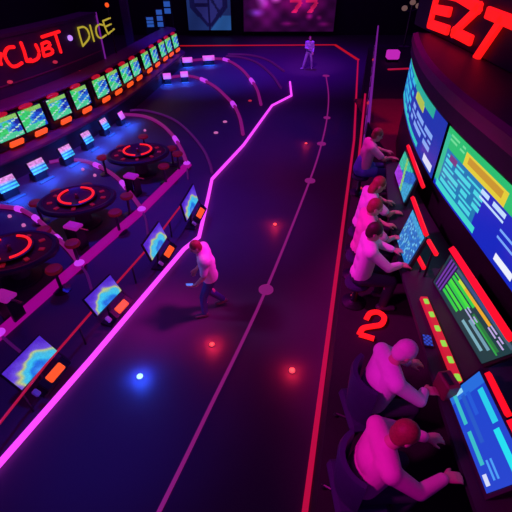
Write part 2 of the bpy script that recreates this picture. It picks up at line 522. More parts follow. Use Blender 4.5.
for lab, main, tail, nodes, r in arcs:
    t = thing('neon_arc', lab, 'neon light', at(*main[-1]), group='neon arcs in the pit')
    o = t.location.copy()
    MB().tube([p - o + V((0, 0, r)) for p in spline([at(*q) for q in main], 6)], r, 8).build('tube', M['g_arc'], t, True)
    MB().tube([p - o + V((0, 0, .03)) for p in spline([at(*q) for q in tail], 5)], .03, 8).build('thin_tube', M['g_arcdim'], t, True)
    for q in nodes:
        arc_lamp(main, q, r * 1.35, o, t)
    MB().lathe([(.12, .0), (.12, .08), (.07, .13)], (0, 0, 0)).build('end_lamp', M['g_node'], t)
thin = [
    ('dull plum neon arc on the empty pit floor ending at the wide magenta tube', [(120, 113), (140, 111), (160, 115), (176, 122), (190, 134), (203, 150), (210, 165), (212, 174)], [], .05, 'g_arcdim'),
    ('plum neon arc with a lilac lamp sweeping across the middle of the pit', [(168, 79), (185, 77), (200, 80), (215, 88), (226, 98), (234, 107), (240, 120), (243, 136)], [(168, 79), (202, 82), (233, 106)], .075, 'g_arc'),
    ('plum neon arc sweeping across the far part of the pit', [(188, 62), (210, 60), (226, 61), (240, 69), (250, 80), (257, 91), (261, 106)], [(226, 61), (252, 83)], .075, 'g_arc'),
    ('faint plum neon arc farthest back in the pit', [(226, 57), (240, 58), (256, 63), (271, 75), (281, 89)], [], .06, 'g_arcdim'),
    ('faint outer neon arc joining the far tip of the magenta tube', [(228, 55), (250, 56), (268, 61), (284, 72)], [], .06, 'g_arcdim'),
]
for lab, pts, nodes, r, m in thin:
    t = thing('neon_arc', lab, 'neon light', at(*pts[-1]), group='neon arcs in the pit')
    o = t.location.copy()
    MB().tube([p - o + V((0, 0, r)) for p in spline([at(*q) for q in pts], 6)], r, 8).build('tube', M[m], t, True)
    for q in nodes:
        arc_lamp(pts, q, r * 1.45, o, t)

# floor lamps with a real glow
for (x, y), m, col, pw, r, lab in [
    ((212, 345), 'g_dotred', RED, 2.2, .035, 'red floor lamp left of the pink guide line, nearest the walking man'),
    ((292, 371), 'g_dotred', RED, 1.7, .04, 'red floor lamp between the pink guide line and the red strip'),
    ((275, 225), 'g_dotred', RED, 1.5, .035, 'red floor lamp in the middle of the aisle beyond the pink marker'),
    ((306, 144), 'g_dotred', RED, .9, .035, 'farthest red floor lamp, beside the upper guide line'),
    ((140, 377), 'g_dotblue', (.02, .09, 1), 5.0, .042, 'blue-white floor lamp near the magenta tube')]:
    p = at(x, y)
    t = thing('floor_lamp', lab, 'floor lamp', p, group='lamps set in the aisle floor')
    r *= 1.35
    MB().lathe([(r * 1.4, 0), (r * 1.4, .012), (r * 1.2, .02)], (0, 0, 0)).build('bezel', M['steel'], t)
    MB().ball((0, 0, .02), (r, r, r * .7)).build('lens', M[m], t, True)
    l = D.lights.new('lamp_light', 'POINT'); l.energy = pw * 3.6; l.color = col; l.shadow_soft_size = .03
    lo = D.objects.new('lamp_light', l); C.objects.link(lo); lo.parent = t; lo.location = (0, 0, .17)
dots = [(225, 122, 'pink'), (216, 133, 'rose'), (250, 101, 'red')]
for x, y, k in dots:
    tag(MB().lathe([(.09, 0), (.09, .03), (.05, .05)], at(x, y)).build('floor_stud', M['g_tiny' if k != 'red' else 'g_tinyred']),
        {'pink': 'tiny pink floor stud, upper of two between the neon arcs', 'rose': 'tiny pink floor stud, lower of two between the neon arcs', 'red': 'tiny red floor stud beside the far neon arc'}[k], 'floor stud', 'studs on the pit floor')

# ------------------------------------------------------------------ roulette tables
TB = [((138, 152), 'farthest roulette table, its red ring whole, in the far loop of neon', 1.0),
      ((77, 198), 'middle roulette table with a split red ring', 1.0),
      ((10, 250), 'nearest roulette table, half out of the picture at the left edge', 1.0)]
STOOLS = [((161, 155), (114, 157), (143, 136), (170, 148), (121, 147), (153, 162)), ((53, 203), (101, 200), (86, 186), (57, 192), (97, 208)), ((41, 250), (34, 238), (38, 264))]
for k, (q, lab, s) in enumerate(TB):
    p = at(*q, .8); p.z = 0
    rz = math.radians(18)
    t = thing('roulette_table', lab, 'roulette table', p, rz, 'roulette tables in the pit')
    MB().lathe([(.45, 0), (.45, .05), (.22, .12), (.2, .6), (.5, .68)], n=24).build('pedestal', M['dark'], t, True)
    MB().lathe([(.7, .66), (.98, .68), (1.0, .76), (.95, .80), (.88, .79), (.86, .765)], n=40, sx=1.0, sy=.78).build('padded_rail', M['leather'], t, True)
    MB().lathe([(.85, .75), (.85, .770), (.05, .772)], n=40, sx=1.0, sy=.78).build('felt_top', M['felt'], t)
    bw = MB().lathe([(.36, .77), (.47, .80), (.5, .86), (.47, .875), (.40, .84), (.12, .80), (.05, .80)], n=36).build('wheel_bowl', M['leather'], t, True)
    for a0, a1 in ((120, 255), (-80, 75)):
        pts = [V((.43 * math.cos(math.radians(a)), .43 * math.sin(math.radians(a)), .885)) for a in np.linspace(a0, a1, 18)]
        MB().tube(pts, .035, 8, .6).build('ring_light', M['g_ring'], bw, True)
    MB().lathe([(.05, .80), (.03, .90), (.055, .92), (.02, .95)], n=12).build('wheel_spindle', M['steel'], bw, True)
    l = D.lights.new('table_red_fill', 'POINT'); l.energy = 9; l.color = (1, .02, .05); l.shadow_soft_size = .2  # red light added over the table to tint it and the stools
    lo = D.objects.new('table_red_fill', l); C.objects.link(lo); lo.parent = t; lo.location = (0, 0, 1.5)
    for j in range(9):
        a = .4 + j * .7; tr = MB().box((.68 * math.cos(a), .53 * math.sin(a), .785), (.13, .10, .03), Matrix.Rotation(a, 3, 'Z'), .01).build('felt_glow', M['feltglow'], t)  # small glowing blocks added to give the felt a dim red glow
    for j, sq in enumerate(STOOLS[k]):
        sp = at(*sq, .62); sp.z = 0
        lc = Matrix.Rotation(-rz, 3, 'Z') @ (sp - p); e = math.hypot(lc.x / 1.24, lc.y / 1.04)
        if e < 1: sp = p + (sp - p) / e
        where = ('farthest', 'middle', 'nearest')[k]
        side = (('right, nearer of the two', 'left', 'behind', 'right, farther of the two', 'back left', 'front right'), ('left', 'right', 'behind', 'back left', 'front right'), ('right', 'back right', 'front right'))[k][j]
        st = thing('bar_stool', 'red-topped stool at the %s roulette table, %s' % (where, side), 'stool', sp, 0, 'stools round the roulette tables')
        MB().lathe([(.2, 0), (.2, .02), (.04, .05), (.035, .55)], n=16).build('stem', M['steel'], st, True)
        MB().lathe([(.10, .55), (.17, .56), (.18, .60), (.16, .64), (.06, .655)], n=20).build('seat', M['seatred'], st, True)
for q, lab in (((131, 176), 'low magenta glowing bench in front of the farthest roulette table'), ((73, 226), 'low magenta glowing bench in front of the middle roulette table'), ((4, 296), 'low magenta glowing bench in front of the nearest roulette table')):
    t = thing('bench', lab, 'bench', (at(*q, .62).x, at(*q, .62).y, 0), math.radians(-20), 'glowing benches in the pit')
    MB().box((0, 0, .62), (.42, .30, .10), bev=.04).build('seat', M['seatpink'], t)
    MB().box((.33, -.02, .60), (.28, .06, .04), bev=.01).build('arm_bar', M['steel'], t)
    for x in (-.15, .15):
        MB().box((x, 0, .285), (.05, .28, .57)).build('leg', M['black'], t)
for x, y, lab in [(10, 217, 'left edge of the pit, below the neon arc'), (24, 226, 'between the nearest table and the neon arc'), (52, 246, 'under the lilac lamp of the nearer arc'), (70, 241, 'right of the lilac lamp of the nearer arc'), (95, 176, 'behind the middle table'), (83, 170, 'left end of the middle arc'), (136, 185, 'right of the lilac lamp by the farthest table'), (145, 131, 'behind the farthest table')]:
    tag(MB().lathe([(.05, 0), (.05, .05), (.03, .07)], at(x, y)).build('floor_stud', M['g_tiny']), 'tiny pale floor stud, ' + lab, 'floor stud', 'studs round the tables')

# ------------------------------------------------------------------ aisle terminals on their red rail
rail = [at(-60, 505, .5), at(0, 432, .5), at(52, 365, .5), at(110, 297, .5), at(158, 242, .5), at(186, 204, .5)]
rail = [p + V((-.10, .035, 0)) for p in rail]
rt = thing('rail', 'thin red neon rail linking the picture terminals along the pit edge', 'rail', (rail[1].x, rail[1].y, 0))
o = rt.location.copy()
MB().tube([p - o for p in rail], .022, 8).build('neon_tube', M['g_rail'], rt, True)
for i in (0, 1, 2, 3, 4):
    p = rail[i].lerp(rail[i + 1], .5) - o
    MB().cone((p.x, p.y, 0), (p.x, p.y, .5), .02, .02, 8).build('post', M['black'], rt)
TERM = [((5, 379), (20, 392), (58, 350), 'nearest picture terminal on the red rail, left edge of the photo'),
        ((88, 303), (96, 317), (122, 290), 'second picture terminal on the red rail from the left edge'),
        ((145, 246), (151, 262), (167, 237), 'third picture terminal on the red rail, left of the walking man'),
        ((184, 210), (186, 222), (198, 200), 'farthest and smallest picture terminal at the rail end by the tube bend')]
SZ = [(.9, .40, 40), (.9, .40, 28), (.85, .44, 18), (.72, .48, 10)]
for k, (_, lo, ro, lab) in enumerate(TERM):
    a = at(*lo, .5); c = at(*ro, .5); d = (c - a); L = d.length; d.normalize()
    mid = (a + c) / 2
    rz = math.atan2(d.y, d.x)                         # local +x runs along the rail, -y faces the aisle
    t = thing('picture_terminal', lab, 'gaming terminal', (mid.x, mid.y, 0), rz, 'picture terminals along the red rail')
    W, Hh, tl = SZ[k]
    W = L * .93
    tilt = math.radians(-tl)
    R = Matrix.Rotation(tilt, 3, 'X')
    ctr = V((0, -.02, .52)) + R @ V((0, 0, Hh / 2))
    MB().box(ctr + R @ V((0, .035, 0)), (W + .05, .05, Hh + .05), R, .012).build('housing', M['black'], t)
    MB().grid(lambda u, v: ctr + R @ V(((u - .5) * W, .004, (.5 - v) * Hh)), pic_aisle(k + 1)).build('screen', M['screen'], t)
    MB().cone((0, .06, 0), (0, .06, .5), .05, .04, 12).build('stem', M['black'], t)
    MB().box((0, .06, .02), (.4, .3, .04), bev=.015).build('foot', M['black'], t)
    Rk = Matrix.Rotation(math.radians(38), 3, 'X')
    kc = V((.10, -.17, .36))
    MB().box(kc, (W * .72, .22, .05), Rk, .012).build('keypad_tray', M['black'], t)
    MB().box(kc + Rk @ V((.0, 0, .03)), (W * .42, .15, .04), Rk, .018).build('keypad', M['g_orange'], t)
    MB().box(kc + Rk @ V((-W * .52, .02, .03)), (.10, .13, .05), Rk, .02).build('card_reader', M['white'], t)
    MB().tube([V((W * .5, 0, .5)), V((W * .5 + .02, -.1, .36)), V((W * .5 + .02, -.2, .30))], .015, 8).build('side_bracket', M['steel'], t, True)

# ------------------------------------------------------------------ curved bank of slot machines
SL = [(8, 128), (33, 118), (60, 107), (81, 97), (99, 87), (114, 80), (127, 73), (137, 67), (146, 60), (154, 54.5), (162, 49), (169, 45), (175.5, 41)]
SHZ = 1.55
P0 = [at(*q, SHZ) for q in SL]
cf = np.polyfit([p.y for p in P0], [p.x for p in P0], 3)


def bx(y): return float(np.polyval(cf, y))


def bpt(y):
    e = .05; t = V((bx(y + e) - bx(y - e), 2 * e, 0)).normalized()
    return V((bx(y), y, 0)), V((t.y, -t.x, 0)), t


Y0, Y1 = 8.6, P0[-1].y + .55
bank = []
for y in np.linspace(Y0, Y1, 48):
    p, n, t = bpt(y); bank.append((p, n))
p, n, t = bpt(Y1)
for a in np.linspace(10, 110, 11):                     # the far end turns away to the left
    ar = math.radians(a); rad = 1.1
    cpt = p - n * rad
    nn = n * math.cos(ar) + t * math.sin(ar)
    bank.append((cpt + nn * rad, nn))
bk = thing('bar_counter', 'long curved plum bar counter carrying the row of slot machines', 'counter', (bank[0][0].x, bank[0][0].y, 0))
o = bk.location.copy()
bl = [(q - V((o.x, o.y, 0)), nn) for q, nn in bank]
MB().sweep(bl, [(.10, 0), (.10, .62), (-.35, .66), (-1.0, .66), (-1.0, 0)]).build('base', M['dark'], bk)
MB().sweep(bl, [(.26, .66), (.28, .72), (.26, .78), (-.02, .86), (-.30, .86), (-.30, .66)]).build('ledge', M['bankwood'], bk)
MB().sweep(bl, [(-.30, .8), (-.32, 1.05), (-.34, 1.95), (-.9, 1.95), (-.9, .66), (-.3, .66)]).build('back_panel', M['dark'], bk)
MB().sweep(bl, [(-.16, 1.95), (-.14, 2.0), (-.18, 2.06), (-1.0, 2.08), (-1.0, 1.95)]).build('top_rim', M['bankwood'], bk)
for k, q in enumerate(P0):
    y = q.y; p, n, t = bpt(y)
    rz = math.atan2(t.y, t.x)
    words = ['leftmost, cut by the photo edge', 'second', 'third', 'fourth', 'fifth', 'sixth', 'seventh', 'eighth', 'ninth', 'tenth', 'eleventh', 'twelfth', 'last, at the far end of the bar']
    lab = 'slot machine on the curved bar, %s' % (words[k] if k in (0, 12) else words[k] + ' from the left edge')
    gap = min([(P0[j] - q).length for j in (k - 1, k + 1) if 0 <= j < len(P0)])
    W = .95 if k < 7 else min(.95, gap * .9)
    t_ = thing('slot_machine', lab, 'slot machine', (p.x, p.y, .86), rz, 'slot machines on the curved bar')
    R = Matrix.Rotation(math.radians(-10), 3, 'X'); c0 = V((0, 0, SHZ - .86))
    MB().box((0, .20, .51), (W + .04, .19, 1.0), None, .03).build('cabinet', M['black'], t_)
    MB().box(c0 + R @ V((0, .03, 0)), (W + .02, .06, .74), R, .02).build('bezel', M['black'], t_)
    MB().grid(lambda u, v: c0 + R @ V(((u - .5) * W * .96, -.004, (.5 - v) * .66)), pic_slot(k)).build('screen', M['screen'], t_)
    MB().box((.06, -.08, .20), (W * .56, .12, .22), Matrix.Rotation(math.radians(25), 3, 'X'), .05).build('keypad', M['g_orange'], t_)
    MB().ball((-.05, .10, 1.08), (W * .30, .10, .075), 16, 8).build('topper_lamp', M['g_topper'], t_, True)

# small terminals standing on the floor at the foot of the bar
SMALL = [(12, 197, 'first from the left edge'), (42, 179, 'second from the left edge'), (70, 164, 'third from the left edge'), (90, 149, 'fourth from the left edge'), (107, 135, 'fifth from the left edge'), (123, 125, 'sixth, where the far neon loop begins'),
         (168, 84, 'left one of the pair on the middle sweeping arc'), (185, 82, 'right one of the pair on the middle sweeping arc'), (188, 67, 'left one of the farthest pair'), (209, 65, 'right one of the farthest pair')]
for k, (x, y, wh) in enumerate(SMALL):
    p = at(x, y)
    yy = min(max(p.y, 9), 26); _, n, t = bpt(yy)
    rz = math.atan2(t.y, t.x)
    if k >= 6: rz = math.radians(14)
    s = [.60, .56, .50, .45, .41, .36, .42, .42, .62, .75][k]
    far = k >= 5
    t_ = thing('floor_terminal', ('small pink-glowing' if far else 'small cyan and pink') + ' floor terminal, ' + wh, 'gaming terminal', p, rz, 'small terminals on the pit floor')
    R = Matrix.Rotation(math.radians(-24), 3, 'X'); hh = .40 if k < 5 else .30
    c0 = V((0, -.02, .26 + hh / 2))
    MB().box((0, .10, .12), (s * .9, .30, .24), None, .03).build('base', M['black'], t_)
    MB().box(c0 + R @ V((0, .05, 0)), (s + .04, .09, hh + .04), R, .02).build('housing', M['black'], t_)
    im = pic_small(k + 20)
    if far: im = im * 0 + np.array(lin((225, 90, 225))) * np.linspace(1.2, .7, 8)[:, None, None]
    MB().grid(lambda u, v: c0 + R @ V(((u - .5) * s, -.002, (.5 - v) * hh)), im).build('screen', M['screen'], t_)
    MB().box((0, -.24, .03), (s * 1.0, .10, .04), None, .015).build('foot_light', glow('blue_foot_light_%d' % k, (36, 90, 235), .8), t_)
    l = D.lights.new('foot_glow', 'AREA'); l.energy = 26 if k < 6 else 16; l.color = (.02, .12, 1); l.size = .4
    lo = D.objects.new('foot_glow', l); C.objects.link(lo); lo.parent = t_; lo.location = (0, -.35, .45)
    lo.rotation_euler = (math.radians(25), 0, 0)

# curved fascia behind the bar, with the neon signs
FY0, FY1, FO = 8.6, 19.2, -.95
fas = [(q, nn) for q, nn in bank[:48] if q.y < FY1]
fs = thing('sign_fascia', 'tall curved dark blue fascia behind the bar carrying the neon words', 'sign board', (fas[0][0].x, fas[0][0].y, 0))
o = fs.location.copy()
fl_ = [(q - V((o.x, o.y, 0)), nn) for q, nn in fas]
MB().sweep(fl_, [(FO, 2.08), (FO, 3.75), (FO - .25, 3.75), (FO - .25, 0), (FO - .1, 0)]).build('panel', M['fascia'], fs)
MB().sweep(fl_, [(FO + .06, 3.75), (FO + .06, 3.85), (FO - .7, 3.85), (FO - .7, 3.75)]).build('top_trim', M['fascia'], fs)
MB().sweep(fl_, [(FO + .03, 2.42), (FO + .03, 2.46), (FO, 2.46), (FO, 2.42)]).build('lower_trim', M['bankwood'], fs)
qe, ne = fl_[-1]
pe = qe + ne * (FO + .05)
MB().tube([V((pe.x, pe.y, 2.08)), V((pe.x, pe.y, 3.85))], .035, 8).build('end_tube', M['g_purple'], fs)


def on_fascia(x, y, out=.05):
    """the point of the fascia's front face seen at a pixel"""
    u = (x - 256) / FOC; v = (y - 256) / FOC
    d = V((u, CC - v * SS, -SS - v * CC)); best = None
    for q in np.linspace(FY0 - 2, FY1 + 6, 900):
        p, n, t = bpt(q); s = p + n * (FO + out)
        k = s.y / d.y; e = abs(d.x * k - s.x)
        if best is None or e < best[0]: best = (e, V((s.x, s.y, CAM_H + d.z * k)))
    return best[1]


def neon_word(name, label, strokes, m, r):
    allp = [[on_fascia(*q) for q in s] for st in strokes for s in st]
    o = allp[0][0]
    t = thing(name, label, 'neon sign', o)
    for st in strokes:
        b = MB()
        for s in st:
            pts = [on_fascia(*q) - o for q in s]
            if len(pts) > 3: pts = spline(pts, 4)
            b.tube(pts, r, 8)
            for e in (pts[0], pts[-1]): b.ball(e, r, 8, 6)
        b.build('letter', m, t, True)
    return t


neon_word('neon_sign', 'red hand-drawn neon word reading CLUBT on the dark fascia', [
    [[(1, 54), (0, 59), (1, 64)]],
    [[(14, 47), (8, 48), (5, 54), (7, 61), (12, 66), (17, 66), (22, 63)]],
    [[(21, 43), (24, 51), (27, 61)], [(27, 61), (31, 59.5)]],
    [[(27, 61), (33, 61), (38, 58), (39, 52), (36, 45)]],
    [[(42, 44), (43, 50), (44, 56)], [(42, 44), (47, 42), (50, 44), (48, 48)], [(43, 50), (49, 48), (53, 51), (51, 54), (44, 56)]],
    [[(42, 37), (50, 34.5), (59, 31.5)], [(55, 33), (58, 43), (61, 52)]]], M['g_neon'], .055)
neon_word('neon_sign', 'yellow neon word reading DICE right of the red word', [
    [[(78, 28), (80, 36), (83, 46)], [(78, 28), (84, 27), (88, 31), (89, 38), (83, 46)]],
    [[(90, 25.5), (92, 33), (94, 41)]],
    [[(103, 25), (99, 24.5), (96, 28), (97, 35), (101, 38), (106, 35)]],
    [[(103, 21), (105, 27), (108, 34)], [(103, 21), (110, 18)], [(105, 27), (111, 24)], [(108, 34), (114, 29)]]], M['g_yellow'], .035)
p = on_fascia(70, 38)
tag(MB().ball(p, (.10, .10, .10), 10, 8).build('star_lamp', glow('lilac_star', (190, 130, 255), 1.2), smooth=True), 'small lilac lamp between the red and yellow neon words', 'lamp')
for x, y, lab in ((10, 82, 'lowest red pilot lamp on the fascia under the red word'), (55, 62, 'red pilot lamp under the end of the red word'), (80, 72, 'dim red pilot lamp under the yellow word')):
    p = on_fascia(x, y)
    tag(MB().ball(p, (.09, .09, .055), 10, 8).build('pilot_lamp', M['g_tinyred'] if y > 10 else M['g_orange'], smooth=True), lab, 'lamp', 'pilot lamps on the fascia')

p = on_fascia(107, 5)
t = thing('post_lamp', 'small orange lamp on a thin post at the right end of the fascia', 'lamp', (p.x, p.y, 0))
MB().cone((0, 0, 0), (0, 0, p.z), .03, .03, 8).build('post', M['black'], t)
MB().ball((0, 0, p.z), .09, 10, 8).build('bulb', M['g_orange'], t, True)

# lit cabinets standing on the far end of the bar and the dim post
for x, y, z, s, m, lab in ((161, 27, 2.08, (.42, .25, .95), 'g_blue', 'tall blue-lit display cabinet on the far end of the bar'), (151, 27, 2.08, (.5, .25, .55), 'g_blue', 'short blue-lit display cabinet on the far end of the bar'), (168, 14, 2.08, (.55, .3, 1.25), 'g_blue', 'blue-lit display cabinet farthest back behind the bar')):
    p = at(x, y, z)
    t = thing('display_cabinet', lab, 'cabinet', (p.x, p.y, z), math.radians(8), 'display cabinets behind the bar')
    if p.y > Y1 - .6:
        t.location.z = 0
        MB().box((0, .05, z / 2), (s[0] + .1, s[1] + .1, z)).build('plinth', M['black'], t)
        dz = z
    else: dz = 0
    MB().box((0, 0, dz + s[2] / 2), (s[0] + .08, s[1], s[2] + .0), None, .01).build('carcass', M['black'], t)
    n = 3
    for i in range(n):
        MB().box((0, -s[1] / 2 - .005, dz + s[2] * (i + .5) / n), (s[0] * .8, .02, s[2] / n * .78)).build('lit_panel', M[m], t)
p = at(131, 30, 2.08)
t = thing('post', 'dim lilac square post behind the bar right of the fascia', 'post', (p.x - .3, p.y + .5, 0))
MB().box((0, 0, 2.4), (.42, .42, 4.8), None, .02).build('shaft', mat('lilac_grey_paint', (.12, .07, .16), .6), t)
MB().box((0, 0, .06), (.56, .56, .12), None, .02).build('foot', M['black'], t)

# ------------------------------------------------------------------ far wall boards
def board(name, label, x0, x1, y, z0, z1, img, cat):
    t = thing(name, label, cat, ((x0 + x1) / 2, y, z0))
    W, H_ = x1 - x0, z1 - z0
    MB().box((0, .06, H_ / 2), (W + .16, .12, H_ + .16), None, .02).build('frame', M['black'], t)
    MB().grid(lambda u, v: V(((u - .5) * W, -.005, (1 - v) * H_)), img).build('picture', pm, t)
    for sx in (-.4, .4):
        MB().box((sx * W, .1, -z0 / 2), (.1, .1, z0 + .02)).build('leg', M['black'], t)
    return t


im = Pic(44, 40, (26, 44, 104)).a
for j in range(40):
    for i in range(44):
        u, v = (i + .5) / 44, (j + .5) / 40
        c = (26, 44, 100)
        sh = abs(u - .5) < .43 * (1 if v < .55 else max(0, 1 - (v - .55) / .42))
        inn = abs(u - .5) < .32 * (1 if v < .5 else max(0, 1 - (v - .5) / .40)) and v > .14
        if sh: c = (14, 16, 62)
        if inn: c = (36, 38, 104)
        if abs(u - .5) < .03 or (inn and abs(v - .48) < .04 and u < .5): c = (13, 13, 56)
        if inn and u > .55 and abs((v - .35) - (u - .55) * 1.5) < .05: c = (15, 16, 60)
        if v > .70 and u > 1.5 - v: c = (36, 84, 150)
        im[j, i] = np.array(lin(c)) * (.9 + .15 * math.sin(9 * u + 4 * v))
board('wall_board', 'blue board with a dark shield emblem on the far wall', -5.55, -2.05, 37.6, .45, 3.9, im, 'wall board')
im = Pic(88, 40, (44, 4, 52)).a


def blob(u, v, cu, cv, ru, rv): return max(0.0, 1 - math.hypot((u - cu) / ru, (v - cv) / rv))


for j in range(40):
    for i in range(88):
        u, v = (i + .5) / 88, (j + .5) / 40
        c = np.array((46, 4, 52.))
        c += np.array((90, 12, 80)) * blob(u, v, .25, .45, .2, .6) + np.array((90, 60, 110)) * blob(u, v, .20, .38, .08, .2)
        c += np.array((50, 40, 110)) * blob(u, v, .13, .62, .12, .10) + np.array((160, 90, 150)) * blob(u, v, .35, .36, .07, .10)
        c += np.array((110, 6, 70)) * blob(u, v, .62, .40, .3, .35) + np.array((200, 90, 170)) * blob(u, v, .64, .32, .26, .07)
        c += np.array((120, 10, 80)) * (blob(u, v, .72, .70, .05, .08) + .7 * blob(u, v, .83, .72, .04, .06) + .6 * blob(u, v, .50, .84, .12, .06) + .5 * blob(u, v, .9, .85, .1, .06))
        for k in (0, 1):                               # two slanted figures 7
            a = .50 + k * .17
            if (.37 < v < .43 and a < u < a + .13) or (.43 <= v < .62 and abs(u - (a + .115 - (v - .43) * .34)) < .026): c = np.array((225, 24, 100.))
        im[j, i] = np.array(lin(np.clip(c * (.9 + .2 * math.sin(31 * u) * math.sin(17 * v)), 0, 255)))
board('wall_board', 'wide magenta board with two red sevens on the far wall', -1.0, 6.4, 37.6, .35, 3.9, im, 'wall board')

# ------------------------------------------------------------------ gallery: video wall, console, terminals
WALL = spline([V((2.86, -.5, 0)), V((2.88, 2, 0)), V((2.9, 4, 0)), V((2.92, 5.8, 0)), V((3.1, 7.5, 0)), V((3.45, 9.2, 0)), V((3.82, 10.6, 0))], 10)


def wpt(y):
    for a, b2 in zip(WALL, WALL[1:]):
        if a.y <= y <= b2.y:
            f = (y - a.y) / (b2.y - a.y); d = (b2 - a).normalized(); return a.lerp(b2, f), V((-d.y, d.x, 0)), d
    d = (WALL[-1] - WALL[-2]).normalized(); return WALL[-1].copy(), V((-d.y, d.x, 0)), d


wp = [(wpt(y)[0], wpt(y)[1]) for y in np.linspace(-.4, 10.58, 40)]
vw = thing('video_wall', 'tall curved dark wall unit holding the two big video screens over the players', 'video wall', (wp[0][0].x, wp[0][0].y, PZ))
o = vw.location.copy()
wl = [(q - V((o.x, o.y, 0)), nn) for q, nn in wp]
z = -PZ
MB().sweep(wl, [(-.02, 0), (-.02, 4.06 + z), (-1.2, 4.06 + z), (-1.2, 0)]).build('carcass', M['black'], vw)
MB().sweep(wl, [(.10, 4.04 + z), (.12, 4.40 + z), (.02, 4.46 + z), (-1.4, 4.46 + z), (-1.4, 4.04 + z)]).build('canopy', M['dark'], vw)
MB().sweep(wl, [(.135, 4.28 + z), (.135, 4.44 + z), (.03, 4.475 + z), (.03, 4.28 + z)]).build('canopy_edge', M['plum'], vw)


def curved_screen(name, label, y_far, y_near, z0, z1, img):
    mid = wpt((y_far + y_near) / 2)[0]
    t = thing(name, label, 'video screen', (mid.x, mid.y, z0), group='big video screens')
    ys = np.linspace(y_near, y_far, 24)
    pp = [(wpt(y)[0] - V((mid.x, mid.y, 0)), wpt(y)[1]) for y in ys]
    MB().sweep(pp, [(0.0, -.04), (.05, -.04), (.05, z1 - z0 + .04), (0.0, z1 - z0 + .04)]).build('bezel', M['black'], t)

    def fn(u, v):
        y = y_far + .04 + (y_near - y_far - .08) * u; p, n, _ = wpt(y)
        q = p + n * .056 - mid; return V((q.x, q.y, (z1 - z0) * (1 - v)))
    MB().grid(fn, img).build('picture', M['screen'], t)
    return t


curved_screen('video_screen', 'far big video screen, blue with cyan text lines, tapering away', 10.5, 5.98, 3.06, 3.98, pic_wall_far())
curved_screen('video_screen', 'near big video screen with green header and yellow box', 5.80, 2.55, 3.06, 3.98, pic_wall_near())

# sign board above the wall unit
sb = thing('sign_board', 'dark raised sign board above the video wall with huge red letters EZT', 'sign board', (4.05, 8.4, 4.46))
MB().box((.12, -.4, .65), (.2, 7.6, 1.3), None, .02).build('panel', M['fascia'], sb)
for yy in (-3, 0, 2.6):
    MB().box((.35, yy, .4), (.3, .12, .8)).build('bracket', M['black'], sb)


def bars(segs, th, dp):
    b = MB()
    for (y0, z0), (y1, z1) in segs:
        a = V((0, y0, z0)); c = V((0, y1, z1)); d = (c - a); L = d.length; d.normalize()
        up = V((1, 0, 0)); s = d.cross(up)
        R = Matrix((up, d, s)).transposed()
        b.box((a + c) / 2, (dp, L + th * .8, th), R, .02)
    return b


def on_x(x, y, X):
    u = (x - 256) / FOC; v = (y - 256) / FOC; t = X / u
    return (t * (CC - v * SS) - 8.4, CAM_H - t * (SS + v * CC) - 4.46)


LT = {'E': [((438, -8), (430, 24)), ((438, -8), (458, -4)), ((434, 9), (449, 12)), ((430, 24), (447, 30))],
      'Z': [((460, -3), (479, 8)), ((479, 8), (454, 32)), ((454, 32), (470, 40))],
      'T': [((489, 13), (524, 27)), ((502, 20), (477, 57))]}
for k, segs in LT.items():
    bars([(on_x(*p, 4.0), on_x(*q, 4.0)) for p, q in segs], .185, .08).build('letter', M['g_neon'], sb).location = (-.05, 0, 0)

# long console desk in front of the wall
FX = [(-.5, 1.62), (1.0, 1.70), (2.0, 1.76), (3.0, 1.86), (4.4, 1.98), (5.4, 2.14), (6.4, 2.36), (7.6, 2.64)]


def fx(y):
    for (a, p), (b2, q) in zip(FX, FX[1:]):
        if a <= y <= b2: return p + (q - p) * (y - a) / (b2 - a)
    return FX[-1][1]


ys = np.linspace(-.4, 7.55, 30)
cd = thing('console_desk', 'long dark console desk running under the screens in front of the players', 'desk', (fx(2.5), 2.5, PZ))
o = cd.location.copy()


def ysweep(prof_fn, name, m, par):
    path = []
    for y in ys: path.append((V((-o.x, y - o.y, 0)), V((1, 0, 0)), y))
    vs = []; n = None; b = MB()
    for p, d, y in path:
        pr = prof_fn(y); n = len(pr)
        for x, zz in pr: vs.append(V((p.x + x, p.y, zz)))
    fs = []
    for j in range(len(path) - 1):
        for i in range(n): fs.append((j * n + i, (j + 1) * n + i, (j + 1) * n + (i + 1) % n, j * n + (i + 1) % n))
    fs += [tuple(range(n)), tuple(range((len(path) - 1) * n, len(path) * n))[::-1]]
    return b._add(vs, fs).build(name, m, par)


ysweep(lambda y: [(fx(y), .76), (fx(y), .82), (wpt(y)[0].x - .08, .82), (wpt(y)[0].x - .08, .76)], 'desk_top', M['dark'], cd)
ysweep(lambda y: [(fx(y) + .38, 0), (fx(y) + .38, .76), (wpt(y)[0].x - .10, .76), (wpt(y)[0].x - .10, 0)], 'cabinet_base', M['black'], cd)
DZ = PZ + .82


